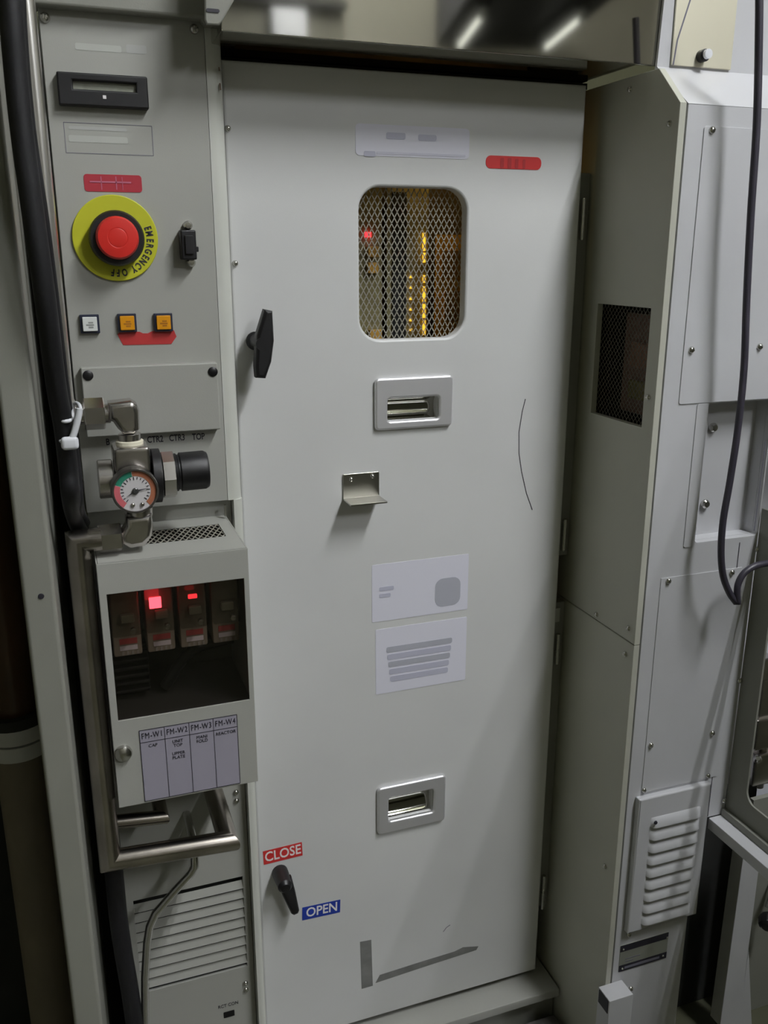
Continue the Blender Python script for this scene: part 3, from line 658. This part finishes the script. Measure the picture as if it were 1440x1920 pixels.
# cover box above the column
ub = thing('upper_cover', 'grey cover box above the control column with a rounded corner', 'cover', (.12, 1.3, EYE+.3))
q = [(62, 7), (378, 35), (385, 46), (408, 47), (408, -160), (50, -160)]
plate('box_front', [xz(a, b, 1.252) for a, b in q], .04, front(1.252), GREYP, ub, bev=.004)
plate('corner_flange', [xz(a, b, 1.19) for a, b in [(384, 36), (388, 46), (411, 47), (418, 38), (447, -14), (447, -160), (384, -160)]], .006, front(1.19), GREYP, ub, bev=.002)
p = at_y(399, 20, 1.19); plate('slot', rpts((p.x-.008, p.z-.002, p.x+.008, p.z+.002), .002), .001, front(1.189), INK, ub, smooth=0)

# ------------------------------------------------------------------ flow meter box
fx0, fx1, fz1, fz0 = .0161, .2092, EYE-.376, EYE-.730
fm = thing('flow_meter_box', 'ivory box with a smoked window below the pressure gauge', 'box', (.11, 1.2, fz0))
wr = (.0213+.0, 0, 0, 0)
a, b = at_y(199, 1117, YFM), at_y(468, 1309, YFM); a2, b2 = at_y(457, 1083, YFM), at_y(223, 1355, YFM)
wx0, wx1, wz1, wz0 = (a.x+b2.x)/2, (a2.x+b.x)/2, (a.z+a2.z)/2, (b.z+b2.z)/2
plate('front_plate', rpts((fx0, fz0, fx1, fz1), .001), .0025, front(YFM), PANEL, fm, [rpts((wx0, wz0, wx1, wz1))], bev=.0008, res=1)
plate('smoked_window', rpts((wx0-.006, wz0-.006, wx1+.006, wz1+.006)), .003, front(YFM+.0027), SMOKE, fm, smooth=0)
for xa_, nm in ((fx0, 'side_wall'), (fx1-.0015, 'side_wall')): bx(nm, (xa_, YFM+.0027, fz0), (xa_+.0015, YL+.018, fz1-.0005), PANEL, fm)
bx('back_wall', (fx0+.002, YL+.012, fz0+.02), (fx1-.002, YL+.018, fz1-.002), DARK, fm)
bx('inner_floor', (fx0+.002, YFM+.006, wz0-.012), (fx1-.002, YL+.012, wz0-.009), DARK, fm)
mtop = (fx0+.05, 1.183, .1915, 1.247)
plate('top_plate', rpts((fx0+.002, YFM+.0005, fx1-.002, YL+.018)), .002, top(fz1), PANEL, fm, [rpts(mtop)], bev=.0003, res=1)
lattice('vent_mesh', (mtop[0]-.002, mtop[1]-.002, mtop[2]+.002, mtop[3]+.002), .0085, .019, .0016, .001, top(fz1-.0012), GALV, fm)
p = at_y(231, 1411, YFM); turned('thumb_screw', [(.0115, 0), (.0118, .003), (.0105, .006), (.006, .0085), (0, .009)], p, (0, -1, 0), STEEL, fm, 24)
# index label
la, lb = at_y(262, 1371, YFM), at_y(449, 1467, YFM); l2, l3 = at_y(445, 1338, YFM), at_y(271, 1503, YFM)
ix0, ix1, iz1, iz0 = (la.x+l3.x)/2, (l2.x+lb.x)/2, (la.z+l2.z)/2, (lb.z+l3.z)/2
il = plate('index_label', rpts((ix0, iz0, ix1, iz1)), .0006, front(YFM-.0006), PAPERG, fm, smooth=0); tag(il, 'grey four column index label')
FL = front(YFM-.0007); cw = (ix1-ix0)/4; hz = iz1-(iz1-iz0)*.17
for k in range(5): ribbon('rule', [(ix0+k*cw, iz0), (ix0+k*cw, iz1)], .0007, FL, INK, il, .0003)
for zz in (iz0, iz1, hz): ribbon('rule', [(ix0, zz), (ix1, zz)], .0007, FL, INK, il, .0003)
for k, sub in enumerate(('CAP', 'UNIT\nTOP\n \nUPPER\nPLATE', 'MANI\nFOLD', 'REACTOR')):
    text('FM-W%d' % (k+1), 0.0125, FL @ Matrix.Translation((ix0+(k+.5)*cw, (iz1+hz)/2, .0003)), INK, il, bold=.0, sx=.66, space=1.18)
    lines = sub.split('\n')
    for j, ln in enumerate(lines):
        if ln.strip(): text(ln, .0066, FL @ Matrix.Translation((ix0+(k+.5)*cw, hz-.0065-j*.0062, .0003)), INK, il, sx=.95)
# four flow meters inside
mw = (wx1-wx0)/4
LABELS = ('first flow meter from the left behind the smoked window', 'flow meter lit by a bright red light behind the smoked window', 'flow meter with a dim red light behind the smoked window', 'flow meter nearest the door behind the smoked window')
for k in range(4):
    xa_, xb_ = wx0+k*mw+.0035, wx0+(k+1)*mw-.0035; zk0, zk1 = wz0+(wz1-wz0)*.42, wz1+.012
    f = thing('flow_meter', LABELS[k], 'flow meter', ((xa_+xb_)/2, 1.17, zk0), 'flow meters in the box')
    bx('body', (xa_, 1.155, zk0), (xb_, 1.22, zk1), mat('olive_meter', srgb(140, 132, 118), .35), f, .003)
    bx('clear_cover', (xa_, 1.140, zk0+.034), (xb_, 1.1545, zk1), CLEAR, f, .003)
    bx('tube_block', (xa_+.012, 1.143, zk0+.052), (xb_-.008, 1.152, zk0+.064), mat('meter_metal', srgb(150, 148, 130), .3, .6), f, .002)
    turned('scale_knob', [(.004, 0), (.004, .006), (0, .007)], ((xa_+xb_)/2+.008, 1.1395, zk0+.044), (0, -1, 0), STEEL, f, 12)
    plate('name_strip', rpts((xa_+.008, zk0+.018, xb_-.006, zk0+.026)), .0006, front(1.1543), mat('maroon_print', srgb(170, 72, 72), .6), f, smooth=0)
    plate('white_strip', rpts((xa_+.008, zk0+.009, xb_-.006, zk0+.0155)), .0006, front(1.1543), mat('strip_white', srgb(214, 208, 214), .6), f, smooth=0)
    for j in range(4): plate('print', rpts((xa_+.010+j*.0065, zk0+.002, xa_+.013+j*.0065, zk0+.007)), .0006, front(1.1543), mat('strip_grey', srgb(150, 146, 140), .6), f, smooth=0)
    if k in (1, 2):
        p = at_y((291, 361)[k-1], (1130, 1118)[k-1], 1.138); hs = ((.0078, .0078), (.006, .003))[k-1]
        bx('indicator_light', (p.x-hs[0], 1.1365, p.z-hs[1]), (p.x+hs[0], 1.1395, p.z+hs[1]), (LEDR, LEDR2)[k-1], f, .001)
bx_ = thing('ribbed_hose', 'black ribbed hoses in the dark lower part of the smoked window', 'hose', (.06, 1.2, wz0))
for i in range(7): bx('rib', (wx0+.002, 1.19, wz0+.002+i*.0115), (wx0+.05, 1.235, wz0+.009+i*.0115), BLACK, bx_, .003)
tube('loop', catmull([(wx0+.07, 1.2, wz0+.0), (wx0+.11, 1.19, wz0+.055), (wx0+.17, 1.2, wz0+.06)], 6), .008, BLACK, bx_)

# ------------------------------------------------------------------ regulator with gauge and fittings
YG = 1.185
rg = thing('pressure_regulator', 'steel pressure regulator with a round gauge and black knob', 'regulator', at_y(250, 1000, YG))
def g(px, py, y=YG): return at_y(px, py, y)
def cyl(name, pa, pb, r0, m, parent=rg, y=YG, prof=None, n=28, u=None):
    a, b = g(*pa, y), g(*pb, y); d = b-a; L = d.length
    pr_ = prof(L) if prof else [(r0*.94, 0), (r0, L*.06), (r0, L*.94), (r0*.94, L)]
    return turned(name, pr_, a, d, m, parent, n, u)
ZU = g(205, 776).z
cyl('hex_nut', (157, 777), (196, 775), .0205, NICKEL, n=6, u=(0, 0, 1)); cyl('ferrule', (142, 778), (160, 777), .013, NICKEL)
bm = bmesh.new(); q = [(203, 757), (246, 752), (257, 758), (262, 772), (263, 806), (252, 816), (233, 816), (222, 806), (213, 793), (203, 790)]
el = plate('elbow_fitting', [xz(a, b, YG-.018) for a, b in q][::-1], .034, front(YG-.017), NICKEL, rg, bev=.007, res=3)
cyl('thread', (194, 776), (206, 775), .0125, NICKEL)
cyl('neck', (243, 812), (243, 832), .0145, NICKEL); cyl('seal_tape', (243, 825), (243, 842), .0175, TAPE)
bxr = rect(211, 842, 286, 893, YG-.026)
bm = bmesh.new(); box(bm, (bxr[0], YG-.026, g(250, 945).z), (bxr[2], YG+.026, bxr[3]), .006, 2); obj('body', bm, NICKEL, rg)
cyl('side_plug', (184, 899), (212, 897), .0255, NICKEL)
cyl('diaphragm_flange', (284, 892), (301, 891), .036, BLACK)
cyl('ring_nut', (303, 891), (327, 889), .0315, NICKEL, n=8)
kb = cyl('adjusting_knob', (325, 886), (389, 880), .026, BLACK, prof=lambda L: [(.025, 0), (.0255, L*.1), (.0235, L*.13), (.0235, L*.17), (.026, L*.2), (.026, L*.9), (.0235, L), (0, L)], n=30)
# gauge
gc = g(254, 921, YG-.055); gr = (at_y(299, 921, gc.y).x-at_y(209, 921, gc.y).x)/2; gd = Vector((.03, -1, .02)).normalized()
gg = turned('gauge', [(gr*.5, -.03), (gr*.96, -.024), (gr, -.02), (gr, -.001), (gr*.97, .0015), (gr*.9, .0015), (gr*.9, -.002)], gc, gd, mat('dark_gauge_case', (.2, .19, .18, 1), .3, .9), rg, 48); tag(gg, 'round pressure gauge with a coloured dial')
gv = gd.cross(Vector((1, 0, 0))).normalized(); gu = gv.cross(gd)
GM = Matrix(((gu.x, gv.x, gd.x, gc.x), (gu.y, gv.y, gd.y, gc.y), (gu.z, gv.z, gd.z, gc.z), (0, 0, 0, 1)))
turned('dial', [(gr*.9, -.003), (gr*.9, -.0018), (0, -.0018)], gc, gd, mat('dial_white', srgb(206, 202, 204), .5), gg, 48)
def arc(a0, a1, r0, r1, m, nm='dial_band', z=-.0014):
    n_ = max(3, int(abs(a1-a0)/8)); P_ = [(r1*math.cos(math.radians(a0+(a1-a0)*k/n_)), r1*math.sin(math.radians(a0+(a1-a0)*k/n_))) for k in range(n_+1)]
    P_ += [(r0*math.cos(math.radians(a1-(a1-a0)*k/n_)), r0*math.sin(math.radians(a1-(a1-a0)*k/n_))) for k in range(n_+1)]
    plate(nm, P_, .0003, GM @ Matrix.Translation((0, 0, z)), m, gg, smooth=0)
arc(160, 232, gr*.64, gr*.89, mat('dial_red', srgb(206, 104, 112), .5)); arc(98, 158, gr*.64, gr*.89, mat('dial_green', srgb(40, 128, 104), .5))
arc(-50, 96, gr*.66, gr*.89, mat('dial_brown', srgb(168, 104, 76), .5))
for k in range(19):
    t = math.radians(228-k*15); rr0, rr1 = gr*(.52 if k % 3 else .48), gr*.62
    ribbon('tick', [(rr0*math.cos(t), rr0*math.sin(t)), (rr1*math.cos(t), rr1*math.sin(t))], .0009, GM @ Matrix.Translation((0, 0, -.0015)), INK, gg, .0003)
t = math.radians(9)
plate('needle', [(-gr*.45*math.cos(t+.35), -gr*.45*math.sin(t+.35)), (.0, -.001), (gr*.55*math.cos(t), gr*.55*math.sin(t)), (.0, .0012)], .0005, GM @ Matrix.Translation((0, 0, .0002)), INK, gg, smooth=0)
turned('hub', [(gr*.14, 0), (gr*.14, .002), (gr*.1, .003), (0, .003)], gc-gd*.0015, gd, mat('hub_grey', (.1, .1, .1, 1), .3, .6), gg, 20)
for dx in (-.15, .25):
    v = GM @ Vector((gr*dx, -gr*.62, -.0015)); screw(v, gg, gd, .6, 'dial_screw')
# lower elbow and horizontal union
q = [(236, 968), (284, 962), (287, 985), (285, 1003), (272, 1022), (244, 1027), (228, 1018), (226, 1000), (236, 985)]
plate('elbow_fitting', [xz(a, b, 1.15) for a, b in q][::-1], .032, front(1.142), NICKEL, rg, bev=.007, res=3)
cyl('neck', (262, 950), (262, 968), .0165, NICKEL, y=1.16); cyl('hex_nut', (184, 1012), (228, 1007), .0195, NICKEL, y=1.155, n=6, u=(0, 0, 1))

# ------------------------------------------------------------------ pipes
YP = 1.148
xv = -.0024
ztp = at_y(155, 1015, YP).z; zbt = at_y(213, 1612, YP).z
pe = at_y(428, 1577, YP)
tag(tube('steel_pipe', [(at_y(190, 1011, YP).x, YP, at_y(190, 1011, YP).z), (xv, YP, ztp), (xv, YP, zbt), (pe.x, YP, pe.z), (pe.x, 1.285, pe.z)], .0152, PIPE, None, 28, 30), 'thick heat tinted steel pipe bending under the smoked window box', 'pipe')
a = at_y(218, 1541, 1.19); b = at_y(303, 1532, 1.19)
tag(tube('steel_pipe', [(a.x, 1.19, a.z), (b.x, 1.19, b.z), (b.x, 1.285, b.z)], .0105, PIPE, None, 20, 30), 'short thin steel pipe end behind the thick pipe', 'pipe')
a = at_y(365, 1588, 1.2)
path = [(at_y(365, 1588, 1.2).x, 1.286, a.z+.002), (a.x, 1.215, a.z+.002)]+[tuple(at_y(px, py, 1.2)) for px, py in ((365, 1600), (365, 1625), (358, 1638), (330, 1668), (292, 1712), (281, 1736), (276, 1765), (272, 1830), (272, 1985))]
tag(tube('steel_tube', path, .0062, STEEL, None, 16, 50), 'thin bright steel tube running down over the louvres', 'tube')
tag(tube('steel_pipe', [(at_y(79, 300, YG).x, YG, 2.1), (at_y(79, 300, YG).x, YG, ZU+.02), (at_y(79, 300, YG).x+.006, YG, ZU+.004), (at_y(145, 778, YG).x+.004, YG, ZU)], .0095, mat('bright_pipe', (.8, .78, .76, 1), .3, 1), None, 20, 30), 'bright steel pipe going up behind the black cables', 'pipe')
# black cables
def cab(pts, y, r, lab):
    tag(tube('black_cable', catmull([at_y(p_[0], p_[1], p_[2] if len(p_) > 2 else y) for p_ in pts], 6), r, RUBBER, None, 14, 60), lab, 'cable')
cab([(16, -80, .98), (22, 40, .98), (38, 220, .985), (62, 400, .99), (86, 570, 1.0), (105, 720, 1.03), (119, 800, 1.055), (128, 880, 1.07), (132, 925, 1.075), (138, 962, 1.14), (147, 988, 1.22), (153, 994, 1.262)], 1.08, .0108, 'thicker black cable of the pair in the left gap')
cab([(32, -80, 1.0), (38, 60, 1.0), (54, 240, 1.0), (81, 420, 1.01), (104, 600, 1.04), (121, 740, 1.07), (136, 830), (144, 900), (147, 940), (151, 962, 1.15), (157, 975, 1.21), (160, 980, 1.245)], 1.10, .0066, 'thin black cable nearest the pressure regulator')
cab([(205, 1560), (214, 1640), (222, 1720), (232, 1790), (244, 1860), (258, 1960)], 1.2, .0135, 'black cable dropping below the thick steel pipe')
# cable tie
tie = thing('cable_tie', 'white nylon cable tie around the black cables', 'cable tie', at_y(132, 832, 1.06))
loop = [at_y(a, b, y) for a, b, y in ((132, 832, 1.043), (140, 815, 1.043), (148, 788, 1.045), (151, 768, 1.055), (146, 757, 1.075), (138, 758, 1.09), (137, 775, 1.07), (132, 787, 1.046), (122, 790, 1.04), (112, 787, 1.046), (107, 790, 1.07), (106, 810, 1.08), (112, 824, 1.055), (124, 832, 1.043))]
tube('strap', catmull(loop, 5), .0023, NYLON, tie, 8, 60)
tube('band', catmull([at_y(a, b, 1.041) for a, b in ((132, 830), (140, 808), (147, 780), (149, 766))], 5), .0038, NYLON, tie, 8, 60)
p = at_y(131, 831, 1.04); bm = bmesh.new(); box(bm, p-Vector((.0095, .005, .0075)), p+Vector((.0095, .005, .0075)), .0045, 3); obj('lock_head', bm, NYLON, tie)

# ------------------------------------------------------------------ neighbour on the far left
fp = thing('frame_post', 'grey upright frame post at the left edge', 'post', (-.05, 1.1, 0))
bx('post', (-.0672, 1.02, 0), (-.0320, 1.62, 2.4), GREYP, fp, .005, 4)
p = at_y(77, 1118, 1.02); turned('plug', [(.0035, 0), (.003, .001), (0, .0012)], p, (0, -1, 0), INK, fp, 10)
tag(bx('gap_shade_sheet', (-.031, 1.55, 0), (.012, 1.56, 2.4), DARK), 'dark sheet standing in for the deep shade between the post and the control column', 'panel')  # darkness of the deep gap, put in as a dark sheet
bp3 = tag(bx('left_shade_sheet', (-.6, 1.5, 0), (-.07, 1.52, 2.4), DARK), 'dark sheet standing in for the shade behind the brown tube at the left edge', 'panel')  # dark surroundings of the tube, put in as a dark sheet
zc_ = at_y(35, 1375, 1.22).z
bt = thing('brown_tube', 'dark brown upright tube left of the frame post', 'tube', (-.1, 1.27, zc_))
turned('tube', [(.034, zc_+.01), (.034, 2.3)], (-.112, 1.27, 0), (0, 0, 1), BROWN, bt, 32)
cl = thing('pipe_clamp', 'white double pipe clamp left of the frame post', 'clamp', (-.112, 1.27, zc_-.03))
for dz in (0, -.026): turned('ring', [(.036, zc_+dz-.0225), (.046, zc_+dz-.0225), (.046, zc_+dz), (.036, zc_+dz)], (-.112, 1.27, 0), (0, 0, 1), CREAM2, cl, 32)
turned('collar', [(.038, zc_+.0005), (.047, zc_+.0005), (.047, zc_+.016), (.038, zc_+.016)], (-.112, 1.27, 0), (0, 0, 1), DARK, cl, 32)
tag(turned('grey_pipe', [(.035, 0), (.035, zc_-.049)], (-.112, 1.27, 0), (0, 0, 1), GREYB, None, 32), 'dusty grey brown pipe below the white clamp', 'pipe')

# unseen tray and box added behind the camera for the hood's reflections
tr = thing('reflection_tray', 'unseen dark tray shape added behind the camera for the hood reflection', 'cable tray', (1.3, -3.5, 2.6))
bx('tray', (.7, -3.599, 2.6), (1.84, -3.47, 3.3), mat('tray_grey', srgb(92, 90, 76), .6, var=.2), tr, .01)
bx('tray_lip', (.7, -3.47, 2.98), (1.84, -3.4, 3.02), DARK, tr)
jb = thing('reflection_box', 'unseen pale box added behind the camera for the hood reflection', 'junction box', (1.46, -3.45, 2.85))
bx('box_body', (1.36, -3.469, 2.78), (1.58, -3.405, 2.955), CREAM2, jb, .01); bx('box_lid', (1.37, -3.404, 2.79), (1.57, -3.395, 2.945), CREAM2, jb, .004)

# amber fill lamp added inside the cabinet to warm the boards
cl_ = thing('added_fill_lamp', 'amber fill lamp added out of sight inside the cabinet above the mesh window', 'lamp', (.60, 1.35, EYE+.14))
bx('lamp_base', (.57, 1.345, EYE+.15), (.63, 1.375, EYE+.165), BLACK, cl_)
turned('lamp_cap', [(.012, 0), (.012, -.012), (.006, -.018), (0, -.018)], (.60, 1.36, EYE+.15), (0, 0, 1), mat('amber_fill_glow', srgb(255, 190, 60), .4, emit=(1, .62, .16, 1), es=10), cl_, 16)
